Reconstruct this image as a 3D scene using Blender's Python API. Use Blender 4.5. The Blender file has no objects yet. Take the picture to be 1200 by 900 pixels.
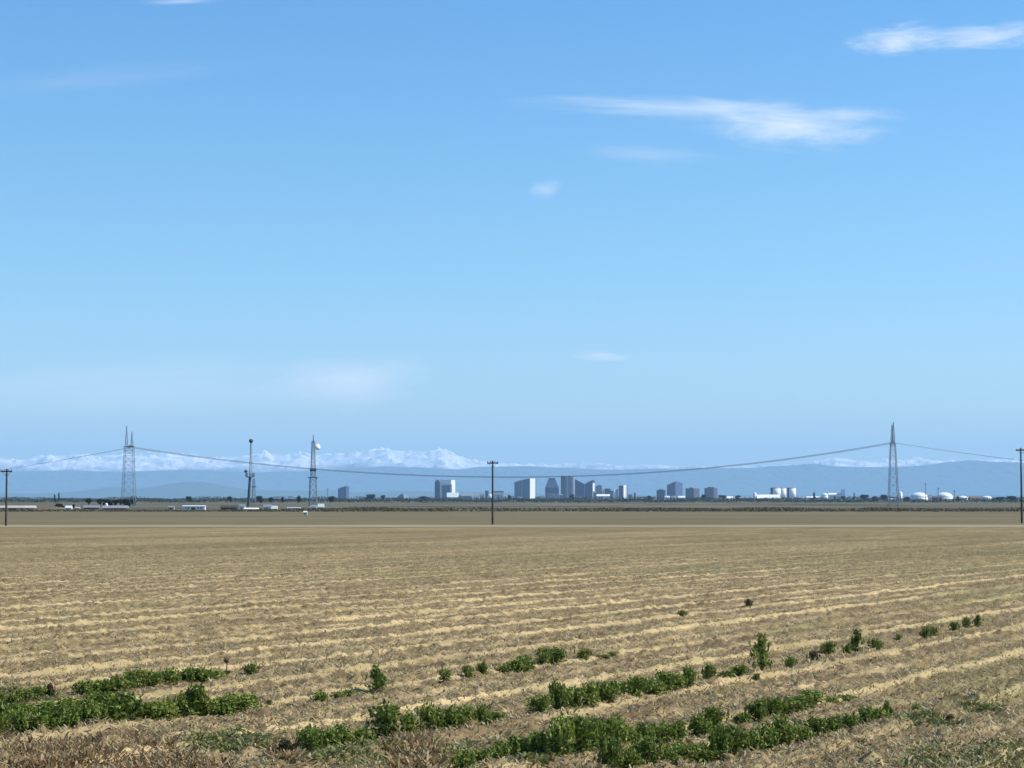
import bpy, bmesh, math, random
import numpy as np
from mathutils import Vector, noise as mnoise
R = math.radians
random.seed(7); rng = np.random.default_rng(11)
sc = bpy.context.scene
COL = sc.collection
F, CH = 2325.0, 4.5               # focal length in photo pixels, eye height
PITCH = math.atan(135.0/F)
cp, sp = math.cos(PITCH), math.sin(PITCH)

def ray(px, py):
    u, v = px-600.0, 450.0-py
    return Vector((u, F*cp - v*sp, F*sp + v*cp))
def W(px, py, Y):                 # where a sight line meets the vertical plane y = Y
    d = ray(px, py); k = Y/d.y
    return Vector((d.x*k, Y, CH+d.z*k))
def G(px, py):                    # where a sight line meets the ground
    d = ray(px, py); k = -CH/d.z
    return Vector((d.x*k, d.y*k, 0))
def X(px, Y): return W(px, 585, Y).x
def S(Y): return Y/F*cp           # metres per pixel at distance Y
ROW = math.atan(0.585)            # heading of the crop rows
cr, sr = math.cos(ROW), math.sin(ROW)

# ------------------------------------------------------------------ noise
def vnoise(x, y, seed=0):
    xi = np.floor(x).astype(np.int64); yi = np.floor(y).astype(np.int64)
    xf = x-xi; yf = y-yi
    xf = xf*xf*(3-2*xf); yf = yf*yf*(3-2*yf)
    def h(a, b):
        n = (a*374761393 + b*668265263 + seed*974711) & 0xffffffff
        n = ((n ^ (n >> 13))*1274126177) & 0xffffffff
        return ((n ^ (n >> 16)) & 0xffff)/65535.0
    return (h(xi,yi)*(1-xf)+h(xi+1,yi)*xf)*(1-yf)+(h(xi,yi+1)*(1-xf)+h(xi+1,yi+1)*xf)*yf
def fbm(x, y, o=4, seed=0):
    s = 0; a = .5; t = 0
    for i in range(o):
        s = s + a*vnoise(x*2**i, y*2**i, seed+i*17); t += a; a *= .5
    return s/t

# ------------------------------------------------------------------ node helpers
class NT:
    def __init__(s, tree): s.t = tree; s.n = tree.nodes; s.l = tree.links
    def node(s, typ, **kw):
        n = s.n.new(typ)
        for k, v in kw.items(): setattr(n, k, v)
        return n
    def put(s, sock, v):
        if hasattr(v, 'links') or isinstance(v, bpy.types.NodeSocket): s.l.new(v, sock)
        else: sock.default_value = v
    def math(s, op, a, b=0.0, c=None, clamp=False):
        n = s.node('ShaderNodeMath', operation=op, use_clamp=clamp)
        s.put(n.inputs[0], a); s.put(n.inputs[1], b)
        if c is not None: s.put(n.inputs[2], c)
        return n.outputs[0]
    def mix(s, f, a, b, blend='MIX'):
        n = s.node('ShaderNodeMix', data_type='RGBA', blend_type=blend)
        s.put(n.inputs[0], f)
        s.put(n.inputs[6], a if not isinstance(a, tuple) or len(a) == 4 else a+(1,))
        s.put(n.inputs[7], b if not isinstance(b, tuple) or len(b) == 4 else b+(1,))
        return n.outputs[2]
    def ramp(s, v, lo, hi, a=0.0, b=1.0):
        n = s.node('ShaderNodeMapRange', interpolation_type='SMOOTHSTEP')
        s.put(n.inputs[0], v); s.put(n.inputs[1], lo); s.put(n.inputs[2], hi); s.put(n.inputs[3], a); s.put(n.inputs[4], b)
        return n.outputs[0]
    def noise(s, vec, scale, detail=3, rough=.55, dist=0.):
        n = s.node('ShaderNodeTexNoise'); s.put(n.inputs['Vector'], vec)
        n.inputs['Scale'].default_value = scale; n.inputs['Detail'].default_value = detail
        n.inputs['Distortion'].default_value = dist
        n.inputs['Roughness'].default_value = rough
        return n.outputs[0]
    def vmul(s, vec, xyz):
        n = s.node('ShaderNodeVectorMath', operation='MULTIPLY'); s.put(n.inputs[0], vec); n.inputs[1].default_value = xyz
        return n.outputs[0]
    def comb(s, a, b, c):
        n = s.node('ShaderNodeCombineXYZ'); s.put(n.inputs[0], a); s.put(n.inputs[1], b); s.put(n.inputs[2], c); return n.outputs[0]

def new_mat(name):
    m = bpy.data.materials.new(name); m.use_nodes = True
    t = NT(m.node_tree); b = m.node_tree.nodes['Principled BSDF']
    return m, t, b
def simple(name, col, rough=.8, var=.25, scale=.5, metal=0., spec=.3, stretch=(1,1,1)):
    m, t, b = new_mat(name)
    co = t.node('ShaderNodeTexCoord').outputs['Object']
    n = t.noise(t.vmul(co, stretch), scale, 4)
    f = t.ramp(n, .3, .7)
    c = t.mix(f, tuple(max(0, x*(1-var)) for x in col), tuple(min(1, x*(1+var)) for x in col))
    t.put(b.inputs['Base Color'], c)
    b.inputs['Roughness'].default_value = rough; b.inputs['Metallic'].default_value = metal
    b.inputs['Specular IOR Level'].default_value = spec
    return m
def facade(name, wall, glass, floor_h=4.0, bay=4.5, wfrac=.55, vertical=False, rough=.35):
    m, t, b = new_mat(name)
    co = t.node('ShaderNodeTexCoord').outputs['Object']
    sep = t.node('ShaderNodeSeparateXYZ'); t.put(sep.inputs[0], co)
    z = t.math('FRACT', t.math('DIVIDE', sep.outputs[2], floor_h))
    hor = t.math('LESS_THAN', z, wfrac)
    h = t.math('ADD', sep.outputs[0], sep.outputs[1])
    v = t.math('LESS_THAN', t.math('FRACT', t.math('DIVIDE', h, bay)), .7)
    f = v if vertical else t.math('MULTIPLY', hor, v)
    n = t.noise(co, .05, 3)
    wl = t.mix(t.ramp(n, .3, .7), tuple(x*.88 for x in wall), tuple(min(1, x*1.08) for x in wall))
    t.put(b.inputs['Base Color'], t.mix(f, wl, glass))
    t.put(b.inputs['Roughness'], t.math('SUBTRACT', .8, t.math('MULTIPLY', f, .8-rough)))
    b.inputs['Specular IOR Level'].default_value = .4
    return m

# ------------------------------------------------------------------ mesh helpers
class MB:
    def __init__(s): s.v = []; s.f = []
    def add(s, vs, fs):
        o = len(s.v); s.v += [tuple(v) for v in vs]; s.f += [tuple(i+o for i in f) for f in fs]; return s
    def box(s, x0, x1, y0, y1, z0, z1, taper=0):
        t = taper
        return s.add([(x0,y0,z0),(x1,y0,z0),(x1,y1,z0),(x0,y1,z0),(x0+t,y0+t,z1),(x1-t,y0+t,z1),(x1-t,y1-t,z1),(x0+t,y1-t,z1)],
              [(3,2,1,0),(4,5,6,7),(0,1,5,4),(1,2,6,5),(2,3,7,6),(3,0,4,7)])
    def prism(s, pts, z0, z1s):      # polygon with its own top height at each corner
        n = len(pts)
        if not hasattr(z1s, '__len__'): z1s = [z1s]*n
        vs = [(p[0],p[1],z0) for p in pts]+[(p[0],p[1],z) for p, z in zip(pts, z1s)]
        return s.add(vs, [tuple(range(n))[::-1], tuple(range(n,2*n))]+[(i,(i+1)%n,n+(i+1)%n,n+i) for i in range(n)])
    def bar(s, a, b, r, r2=None, n=6):
        a, b = Vector(a), Vector(b); r2 = r if r2 is None else r2
        d = (b-a).normalized(); u = d.orthogonal().normalized(); w = d.cross(u)
        vs = []
        for p, q in ((a, r), (b, r2)):
            for i in range(n):
                t = 2*math.pi*i/n; vs.append(p+u*math.cos(t)*q+w*math.sin(t)*q)
        return s.add(vs, [(i,(i+1)%n,n+(i+1)%n,n+i) for i in range(n)]+[tuple(range(n))[::-1], tuple(range(n,2*n))])
    def lathe(s, prof, n=24, cx=0, cy=0):
        vs = []; fs = []
        for r, z in prof:
            for i in range(n):
                t = 2*math.pi*i/n; vs.append((cx+r*math.cos(t), cy+r*math.sin(t), z))
        for k in range(len(prof)-1):
            for i in range(n):
                j = (i+1)%n; fs.append((k*n+i, k*n+j, (k+1)*n+j, (k+1)*n+i))
        fs.append(tuple(range(n))[::-1]); fs.append(tuple(range((len(prof)-1)*n, len(prof)*n)))
        return s.add(vs, fs)
    def build(s, name, m, parent=None, smooth=False):
        me = bpy.data.meshes.new(name); me.from_pydata(s.v, [], s.f); me.materials.append(m); me.validate()
        if smooth:
            for p in me.polygons: p.use_smooth = True
        o = bpy.data.objects.new(name, me); COL.objects.link(o)
        if parent: o.parent = parent
        return o
def np_mesh(name, v, f, m, smooth=False):
    v = np.asarray(v, np.float32); f = np.asarray(f, np.int32); k = f.shape[1]
    me = bpy.data.meshes.new(name)
    me.vertices.add(len(v)); me.vertices.foreach_set('co', v.ravel())
    me.loops.add(f.size); me.loops.foreach_set('vertex_index', f.ravel())
    me.polygons.add(len(f)); me.polygons.foreach_set('loop_start', np.arange(0, f.size, k, dtype=np.int32))
    me.update(calc_edges=True); me.materials.append(m)
    me.polygons.foreach_set('use_smooth', np.full(len(f), smooth))
    o = bpy.data.objects.new(name, me); COL.objects.link(o); return o
def tag(o, label=None, cat=None, group=None, kind=None):
    if label: o['label'] = label
    if cat: o['category'] = cat
    if group: o['group'] = group
    if kind: o['kind'] = kind
    return o
def empty(name, loc, label, cat, group=None, rz=0):
    o = bpy.data.objects.new(name, None); COL.objects.link(o); o.empty_display_size = .3
    o.location = loc; o.rotation_euler = (0,0,rz)
    return tag(o, label, cat, group)

# ------------------------------------------------------------------ camera, world, sun
cam = bpy.data.cameras.new('camera'); co_ = bpy.data.objects.new('camera', cam); COL.objects.link(co_)
co_.location = (0,0,CH); co_.rotation_euler = (math.pi/2+PITCH, 0, 0)
cam.sensor_width = 36; cam.lens = F/1200*36; cam.clip_start = .1; cam.clip_end = 300000
sc.camera = co_
AZ, EL = R(84), R(46)
sun = bpy.data.lights.new('sun', 'SUN'); sun.energy = 5.0; sun.angle = R(.55); sun.color = (1, .955, .86)
so = bpy.data.objects.new('sun', sun); COL.objects.link(so)
sd = Vector((math.sin(AZ)*math.cos(EL), math.cos(AZ)*math.cos(EL), math.sin(EL)))
so.rotation_mode = 'QUATERNION'; so.rotation_quaternion = sd.to_track_quat('Z', 'Y'); so.location = (60,-20,80)

wd = bpy.data.worlds.new('World'); sc.world = wd; wd.use_nodes = True
t = NT(wd.node_tree); bg = wd.node_tree.nodes['Background']
sky = t.node('ShaderNodeTexSky', sky_type='NISHITA', sun_disc=False)
sky.sun_elevation = EL; sky.sun_rotation = AZ
sky.altitude = 0; sky.air_density = 1.0; sky.dust_density = 0.25; sky.ozone_density = 2.5
gen = t.node('ShaderNodeTexCoord').outputs['Generated']
sep = t.node('ShaderNodeSeparateXYZ'); t.put(sep.inputs[0], gen)
az = t.math('DIVIDE', sep.outputs[0], t.math('MAXIMUM', sep.outputs[1], .05))     # tangent of bearing
el = t.math('DIVIDE', sep.outputs[2], t.math('MAXIMUM', sep.outputs[1], .05))
def cloud(px, py, rx, ry, tilt, sx, sy, amt, lo, hi, off):
    d = ray(px, py); a0 = d.x/d.y; e0 = d.z/d.y
    dx = t.math('SUBTRACT', az, a0); dy = t.math('SUBTRACT', el, e0)
    c, s_ = math.cos(tilt), math.sin(tilt)
    u = t.math('ADD', t.math('MULTIPLY', dx, c), t.math('MULTIPLY', dy, s_))
    v = t.math('SUBTRACT', t.math('MULTIPLY', dy, c), t.math('MULTIPLY', dx, s_))
    uu = t.math('DIVIDE', u, rx/F); vv = t.math('DIVIDE', v, ry/F)
    r2 = t.math('ADD', t.math('MULTIPLY', uu, uu), t.math('MULTIPLY', vv, vv))
    n = t.noise(t.comb(t.math('ADD', t.math('MULTIPLY', u, F/sx), off), t.math('MULTIPLY', v, F/sy), off*1.7), 1.0, 8, .66, .5)
    body = t.math('SUBTRACT', 1.0, t.math('SQRT', r2))
    val = t.math('ADD', body, t.math('MULTIPLY', t.math('SUBTRACT', n, .5), 1.7))
    return t.math('MULTIPLY', t.math('MULTIPLY', t.ramp(val, lo, hi), t.ramp(r2, 1.7, .2)), amt)
cl = [cloud(930,146,165,42,R(-4), 110,26,.80, .15,1.35, 1.3),
      cloud(830,128,280,18,R(-2), 170,14,.45, .1,1.2, 7.1),
      cloud(760,182,110,16,R(-3), 90,18,.2, .1,1.3, 3.2),
      cloud(640,222,24,15,R(5), 25,14,.36, .0,1.2, 4.4),
      cloud(1055,47,80,26,R(3), 60,18,.7, .15,1.1, 9.4),
      cloud(1160,42,100,22,R(3), 80,14,.6, .0,1.1, 2.7),
      cloud(703,417,46,8,R(-3), 50,7,.7, .0,1.2, 12.),
      cloud(405,446,115,38,R(3), 120,30,.80, -.2,1.3, 5.5),
      cloud(180,455,300,40,R(2), 240,30,.42, -.2,1.4, 15.2),
      cloud(90,95,240,20,R(6), 200,16,.10, .0,1.3, 6.2),
      cloud(210,2,60,5,R(2), 60,6,.35, .0,1.2, 8.1)]
m = cl[0]
for c in cl[1:]: m = t.math('SUBTRACT', t.math('ADD', m, c), t.math('MULTIPLY', m, c))
hs = t.node('ShaderNodeHueSaturation'); hs.inputs['Saturation'].default_value = 1.0; t.put(hs.inputs['Color'], sky.outputs[0])
tint = t.mix(t.ramp(sep.outputs[2], .0, .14), (.86,1.0,1.17), (.67,.965,1.13))
tint = t.mix(t.ramp(sep.outputs[2], .10, .34), tint, (.43,.885,1.19))
SKYTINT = t.mix(1.0, hs.outputs[0], tint, 'MULTIPLY')
t.put(bg.inputs[0], t.mix(m, SKYTINT, (7.6, 7.9, 8.4)))
bg.inputs[1].default_value = .11

# ------------------------------------------------------------------ materials
M = {}
def field_mat():
    m, t, b = new_mat('stubble_soil')
    co = t.node('ShaderNodeTexCoord').outputs['Object']
    mp = t.node('ShaderNodeMapping', vector_type='POINT'); mp.inputs['Rotation'].default_value = (0,0,ROW)
    t.put(mp.inputs[0], co); rc = mp.outputs[0]      # x = across the rows, y = along them
    sp_ = t.node('ShaderNodeSeparateXYZ'); t.put(sp_.inputs[0], rc)
    cs = t.node('ShaderNodeSeparateXYZ'); t.put(cs.inputs[0], co)
    w1 = t.math('SINE', t.math('ADD', t.math('MULTIPLY', sp_.outputs[1], .31), t.math('MULTIPLY', sp_.outputs[0], .9)))
    w2 = t.math('SINE', t.math('ADD', t.math('MULTIPLY', sp_.outputs[1], .83), t.math('MULTIPLY', sp_.outputs[0], 2.1)))
    s = t.math('ADD', sp_.outputs[0], t.math('ADD', t.math('MULTIPLY', w1, .07), t.math('MULTIPLY', w2, .035)))
    st = t.math('FRACT', t.math('DIVIDE', t.math('ADD', s, 20.2+164.0), 1.64))
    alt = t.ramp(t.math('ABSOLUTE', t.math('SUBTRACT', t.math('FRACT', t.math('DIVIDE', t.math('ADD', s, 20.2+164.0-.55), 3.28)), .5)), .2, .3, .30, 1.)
    edge = t.math('MULTIPLY', t.math('SUBTRACT', t.noise(co, 2.2, 3), .5), .34)
    st = t.math('ADD', st, edge)
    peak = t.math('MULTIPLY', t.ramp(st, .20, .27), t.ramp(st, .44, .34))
    furrow = t.math('MULTIPLY', t.ramp(st, .48, .58), t.ramp(st, .92, .75))
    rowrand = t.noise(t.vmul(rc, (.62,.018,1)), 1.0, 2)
    fine = t.noise(co, 4.5, 5, .68)
    mid = t.noise(t.vmul(rc, (1.1,.35,1)), 1.0, 4, .6)
    big = t.noise(t.vmul(rc, (.075,.010,1)), 1.0, 4, .6)
    f = t.math('ADD', t.math('MULTIPLY', fine, 1.05), t.math('MULTIPLY', mid, .55))
    f = t.math('SUBTRACT', f, t.math('MULTIPLY', furrow, .16))
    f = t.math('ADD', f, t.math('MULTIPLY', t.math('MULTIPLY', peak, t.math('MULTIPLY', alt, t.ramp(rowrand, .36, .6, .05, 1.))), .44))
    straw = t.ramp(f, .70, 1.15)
    dry = t.mix(t.ramp(big, .35, .65), (.42,.33,.18), (.355,.285,.15))
    soil = t.mix(t.ramp(mid, .35, .65), (.145,.107,.055), (.215,.165,.088))
    c = t.mix(straw, soil, dry)
    # sparse regrowth: greener drifts, stronger towards the far side and the right
    g = t.math('ADD', t.ramp(cs.outputs[1], 60, 190, -.03, .12), t.ramp(cs.outputs[0], -5, 25, 0., .07))
    gn = t.noise(t.vmul(rc, (.16,.035,1)), 1.0, 4, .6)
    gf = t.math('MULTIPLY', t.ramp(t.math('ADD', gn, g), .53, .72), t.ramp(fine, .35, .6))
    c = t.mix(t.math('MULTIPLY', gf, .62), c, (.125,.135,.05))
    far = t.ramp(cs.outputs[1], 85, 200, 0., .75)
    c = t.mix(far, c, t.mix(t.ramp(big, .40, .62), (.15,.122,.06), (.235,.183,.095)))
    pa = t.noise(t.vmul(rc, (1.5,.22,1)), 1.0, 4, .65); pb = t.noise(t.vmul(rc, (.30,.035,1)), 1.0, 4, .6)
    sh = t.math('MULTIPLY', t.ramp(pa, .3, .7, .84, 1.22), t.ramp(pb, .3, .7, .86, 1.18))
    c = t.mix(1.0, c, t.comb(t.math('MULTIPLY', sh, 1.06), sh, t.math('MULTIPLY', sh, .93)), 'MULTIPLY')
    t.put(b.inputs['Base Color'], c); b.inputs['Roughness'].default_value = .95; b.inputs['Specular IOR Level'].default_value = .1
    bp = t.node('ShaderNodeBump'); bp.inputs['Strength'].default_value = .8; bp.inputs['Distance'].default_value = .06
    t.put(bp.inputs['Height'], fine); t.put(b.inputs['Normal'], bp.outputs[0])
    return m
def far_ground_mat():
    m, t, b = new_mat('far_farmland')
    co = t.node('ShaderNodeTexCoord').outputs['Object']
    n1 = t.noise(t.vmul(co, (.006,.0045,1)), 1.0, 6, .65); n2 = t.noise(t.vmul(co, (.03,.03,1)), 1.0, 4, .6)
    cs = t.node('ShaderNodeSeparateXYZ'); t.put(cs.inputs[0], co)
    n3 = t.noise(t.vmul(co, (.008,.07,1)), 1.0, 5, .65)
    brown = t.mix(t.ramp(n3, .35, .65), (.118,.096,.053), (.185,.148,.084))
    brown = t.mix(t.math('MULTIPLY', t.ramp(n2, .45, .65), .5), brown, (.13,.115,.06))
    marsh = t.mix(t.ramp(n1, .35, .65), (.06,.06,.04), (.165,.145,.10))
    c = t.mix(t.ramp(cs.outputs[1], 690, 800), brown, marsh)
    t.put(b.inputs['Base Color'], c); b.inputs['Roughness'].default_value = 1; b.inputs['Specular IOR Level'].default_value = .05
    return m
M['field'] = field_mat(); M['far'] = far_ground_mat()
M['track'] = simple('dry_dirt', (.27,.215,.13), .95, .15, .12, spec=.1, stretch=(.25,1,1))
M['wood'] = simple('weathered_pole_wood', (.075,.06,.05), .9, .3, 1.5)
M['steel'] = simple('galvanised_steel', (.24,.25,.27), .6, .12, .6, metal=.2)
M['darksteel'] = simple('dark_painted_steel', (.085,.09,.11), .6, .15, .6)
M['wire'] = simple('aluminium_cable', (.22,.23,.25), .6, .1, .1)
M['porcelain'] = simple('grey_insulator', (.25,.24,.24), .3, .1, 2)
M['white'] = simple('white_paint', (.80,.80,.80), .5, .05, .08)
M['dish'] = simple('white_dish_paint', (.85,.85,.85), .4, .03, .5)
M['beige'] = simple('beige_siding', (.48,.42,.33), .8, .12, .2)
M['greyroof'] = simple('grey_metal_roof', (.26,.26,.28), .5, .1, .2)
M['darkroof'] = simple('dark_shingle_roof', (.07,.055,.05), .8, .2, .3)
M['brownwall'] = simple('brown_siding', (.16,.11,.09), .8, .2, .3)
M['redbrown'] = simple('red_brown_roof', (.22,.13,.10), .8, .2, .2)
M['window'] = simple('dark_window_glass', (.04,.05,.07), .15, .1, .5, spec=.5)
M['f_blue'] = facade('blue_glass_facade', (.03,.05,.16), (.012,.022,.075), 4, 6, .7)
M['f_steel'] = facade('steel_blue_facade', (.10,.14,.25), (.03,.05,.12), 4, 5, .6)
M['f_grey'] = facade('grey_concrete_facade', (.35,.35,.38), (.07,.08,.11), 4, 6, .5)
M['f_white'] = facade('white_concrete_facade', (.80,.80,.80), (.45,.48,.52), 4, 8, .22)
M['f_pink'] = facade('pinkish_granite_facade', (.46,.37,.41), (.13,.12,.19), 4, 11, .5, True)
M['f_brown'] = facade('brown_brick_facade', (.115,.085,.125), (.03,.03,.055), 4, 6, .45)
M['f_dark'] = facade('dark_navy_facade', (.035,.045,.09), (.012,.018,.04), 4, 6, .6)
def leafmat(name, a, b_, c):
    m, t, b = new_mat(name)
    at = t.node('ShaderNodeAttribute', attribute_name='tone')
    oi = t.node('ShaderNodeObjectInfo')
    k = t.math('ADD', at.outputs['Fac'], t.math('MULTIPLY', t.math('SUBTRACT', oi.outputs['Random'], .5), .3), clamp=True)
    cc = t.mix(t.ramp(k, 0., .5), a, b_); cc = t.mix(t.ramp(k, .55, 1.), cc, c)
    t.put(b.inputs['Base Color'], cc); b.inputs['Roughness'].default_value = .65; b.inputs['Specular IOR Level'].default_value = .25
    tr = t.node('ShaderNodeBsdfTranslucent'); t.put(tr.inputs[0], cc)
    mx = t.node('ShaderNodeMixShader'); mx.inputs[0].default_value = .25
    t.l.new(b.outputs[0], mx.inputs[1]); t.l.new(tr.outputs[0], mx.inputs[2])
    t.l.new(mx.outputs[0], t.n['Material Output'].inputs[0])
    return m
M['leaf'] = leafmat('crop_leaf', (.052,.078,.011), (.145,.195,.03), (.31,.35,.08))
M['brownleaf'] = leafmat('withered_leaf', (.035,.028,.016), (.075,.065,.03), (.13,.10,.05))
M['dryweed'] = leafmat('dry_weed_stalk', (.17,.10,.045), (.34,.235,.115), (.50,.40,.22))
M['straw'] = leafmat('straw_stubble', (.19,.14,.068), (.35,.275,.145), (.50,.41,.235))
M['ditch'] = leafmat('ditch_weed', (.055,.048,.027), (.095,.085,.047), (.15,.128,.075))
M['cover'] = leafmat('low_weed_leaf', (.11,.13,.035), (.19,.205,.065), (.30,.29,.12))
M['tree'] = leafmat('tree_leaf', (.014,.022,.014), (.03,.04,.022), (.05,.055,.032))
M['bark'] = simple('bark', (.07,.05,.04), .9, .3, 2)
M['stem'] = simple('plant_stem', (.08,.10,.04), .8, .3, 4)

def set_tone(o, vals):
    a = o.data.attributes.new('tone', 'FLOAT', 'POINT'); a.data.foreach_set('value', np.asarray(vals, np.float32))

# ------------------------------------------------------------------ ground
xs = np.concatenate([np.linspace(-120000,-2000,14), np.linspace(-1500,1500,13), np.linspace(2000,120000,14)])
ys = [-3000,-200,15,305,316,330,400,700,1200,2500,6000,15000,40000,90000,150000]
zs = [-.6,-.6,-.6,-.6,-.02,0,0,0,0,0,0,0,0,0,0]
v = [(x,y,z) for y, z in zip(ys, zs) for x in xs]; nx = len(xs)
f = [(j*nx+i, j*nx+i+1, (j+1)*nx+i+1, (j+1)*nx+i) for j in range(len(ys)-1) for i in range(nx-1)]
tag(np_mesh('ground', v, f, M['far']), 'flat brown farmland and marsh reaching to the horizon', kind='structure')

# crop field: beds and clods are real relief, finer close to the viewer
PER = 1.64
def relief(x, y):
    s = x*cr - y*sr; a = x*sr + y*cr
    s2 = s + .07*np.sin(a*.31+s*.9)+.035*np.sin(a*.83+s*2.1)
    u = np.mod((s2+20.2)/PER, 1.0)
    bed = np.interp(u, [0,.2,.27,.42,.60,.80,.95,1], [.55,.8,1,.25,0,.15,.45,.55])
    alt = np.where(np.mod(s2+20.2-.45+.82, 3.28) < 1.64, 1., .5)
    h = .145*bed*alt*(.6+.8*vnoise(a*.35, np.floor((s2+20.2)/PER), 66)) + .07*(fbm(s*1.3+7, a*.7, 3, 5)-.5)
    cl = fbm(x*2.6, y*2.6, 3, 21); h = h + 0.19*np.clip(cl-.5, 0, 1)*2*(1-.45*((u > .2)&(u < .42)))
    h = h + 0.08*(vnoise(x*6, y*6, 40)-.5)
    return h + (fbm(x*.05, y*.03, 2, 77)-.5)*.15
NY, NX = 620, 1150
inv = np.linspace(1/20., 1/313., NY); yy = 1/inv; yy[-1] = 322.
ang = np.tan(np.linspace(R(-23), R(23), NX))
Yg, Ag = np.meshgrid(yy, ang, indexing='ij'); Xg = Yg*Ag
j = rng.uniform(-.35,.35,Xg.shape)*(Yg*(ang[1]-ang[0])); Xg2 = Xg+j
fade = np.clip((330-Yg)/250, .1, 1)
Zg = relief(Xg2, Yg)*fade
vv = np.stack([Xg2, Yg, Zg], -1).reshape(-1,3)
idx = np.arange(NY*NX).reshape(NY,NX)
ff = np.stack([idx[:-1,:-1], idx[:-1,1:], idx[1:,1:], idx[1:,:-1]], -1).reshape(-1,4)
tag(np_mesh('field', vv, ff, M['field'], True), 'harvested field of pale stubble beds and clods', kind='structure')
def hz(x, y): return float(relief(np.array([x]), np.array([y]))[0]*min(1, max(.1, (330-y)/250)))

# pale farm track on the far side of the field
tx = np.linspace(-400,400,161); tv = []
for i, x in enumerate(tx):
    w1 = 316.5+3*mnoise.noise((x*.05,0,1))+1.5*mnoise.noise((x*.4,0,1)); w2 = 345+4*mnoise.noise((x*.02,4,1))+2*mnoise.noise((x*.3,0,5))
    tv += [(x,w1,.045),(x,w2,.045)]
tag(np_mesh('dirt_track', tv, [(2*i,2*i+2,2*i+3,2*i+1) for i in range(160)], M['track']), 'pale dry dirt track along the far edge of the field', kind='structure')

# ------------------------------------------------------------------ mountains
def ridge(name, label, pts, Y, depth, mat, rough, seed, x_ext=1.6, foot=0.0):
    px = np.array([p[0] for p in pts], float); py = np.array([p[1] for p in pts], float)
    n, k = 900, 54
    u = np.linspace(600-600*x_ext, 600+600*x_ext, n)
    top = np.interp(u, px, py); ker = np.hanning(9); ker /= ker.sum(); top = np.convolve(np.pad(top, 4, 'edge'), ker, 'valid')
    v = []
    for jj in range(k):
        q = jj/(k-1.)                        # 0 foot (near) .. 1 back
        prof = math.sin(min(q/.72, 1)*math.pi/2)**1.15 if q < .72 else 1-(q-.72)/.28*.75
        y = Y + (q-.72)*depth
        x = (u-600)/F*Y/cp*(y/Y)**.5
        hgt = (585-top)*S(Y)
        nz = fbm(x/depth*6+seed+y/depth*4, np.full(n, y/depth*20), 5, seed)
        rd = 1-np.abs(2*nz-1)
        z = hgt*prof*(1-rough+rough*rd*1.25*(1 if q < .6 else .75)) if q < .66 or q > .78 else hgt*(1-rough*.09+rough*.19*(rd-.6))
        v.append(np.stack([x, np.full(n, y), z+foot], -1))
    v = np.concatenate(v); idx = np.arange(n*k).reshape(k,n)
    f = np.stack([idx[:-1,:-1], idx[:-1,1:], idx[1:,1:], idx[1:,:-1]], -1).reshape(-1,4)
    return tag(np_mesh(name, v, f, mat, False), label, kind='structure')
def mount_mat(name, lo, hi, rock, forest, snow=True):
    m, t, b = new_mat(name)
    co = t.node('ShaderNodeTexCoord').outputs['Object']
    cs = t.node('ShaderNodeSeparateXYZ'); t.put(cs.inputs[0], co)
    n = t.noise(t.vmul(co, (1,1,1.5)), .0007, 5, .65); n2 = t.noise(co, .0025, 4, .6)
    c = t.mix(t.ramp(n2, .3, .7), rock, forest)
    if snow:
        k = t.math('ADD', cs.outputs[2], t.math('MULTIPLY', t.math('SUBTRACT', n, .5), 900.))
        c = t.mix(t.ramp(k, lo, hi), c, (.90,.87,.88))
    t.put(b.inputs['Base Color'], c); b.inputs['Roughness'].default_value = .9; b.inputs['Specular IOR Level'].default_value = .1
    return m
YS, YM, YH = 60000, 56000, 38000
snow_top = [(-400,538),(0,536),(12,538),(30,539),(60,533),(90,534),(130,533),(165,531),(200,531),(230,533),(250,537),(275,536),(300,531),(313,529),(330,533),(352,530),(375,533),(400,530),(430,528),(452,526),(475,528),(490,531),(505,529),(518,526),(530,530),(540,536),(565,540),(590,543),(640,545),(680,542),(720,546),(900,546),(935,543),(955,540),(975,537),(995,539),(1015,540),(1035,538),(1060,537.5),(1080,536.5),(1098,541),(1125,539),(1165,538),(1210,540),(1600,541)]
foot_top = [(-400,553),(0,553),(80,551),(140,553),(220,550),(300,553),(380,551),(450,546),(480,547),(540,550),(560,547),(620,546),(700,550),(800,549),(880,548),(950,543),(975,546),(1010,547),(1050,547),(1080,545),(1110,541),(1135,539),(1170,541),(1200,542),(1600,545)]
hill_top = [(-400,580),(0,578),(60,578),(100,575),(125,571),(145,570),(160,573),(185,570),(205,566),(225,564),(245,565),(262,569),(290,573),(340,575),(390,574),(420,577),(470,575),(560,576),(640,578),(800,580),(1100,580),(1600,580)]
ridge('snowy_mountains', 'long snow covered mountain range on the horizon', snow_top, YS, 6500, mount_mat('snow_and_rock', 700, 1080, (.12,.12,.14), (.06,.08,.09)), .36, 5)
ridge('foothills', 'blue forested foothills below the snowy range', foot_top, YM, 3500, mount_mat('forested_slope', 0, 1, (.06,.08,.06), (.045,.065,.05), False), .22, 12)
ridge('hills', 'low rounded blue hills in front of the foothills', hill_top, YH, 4000, mount_mat('grassy_slope', 0, 1, (.07,.08,.05), (.05,.07,.045), False), .12, 31)

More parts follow.
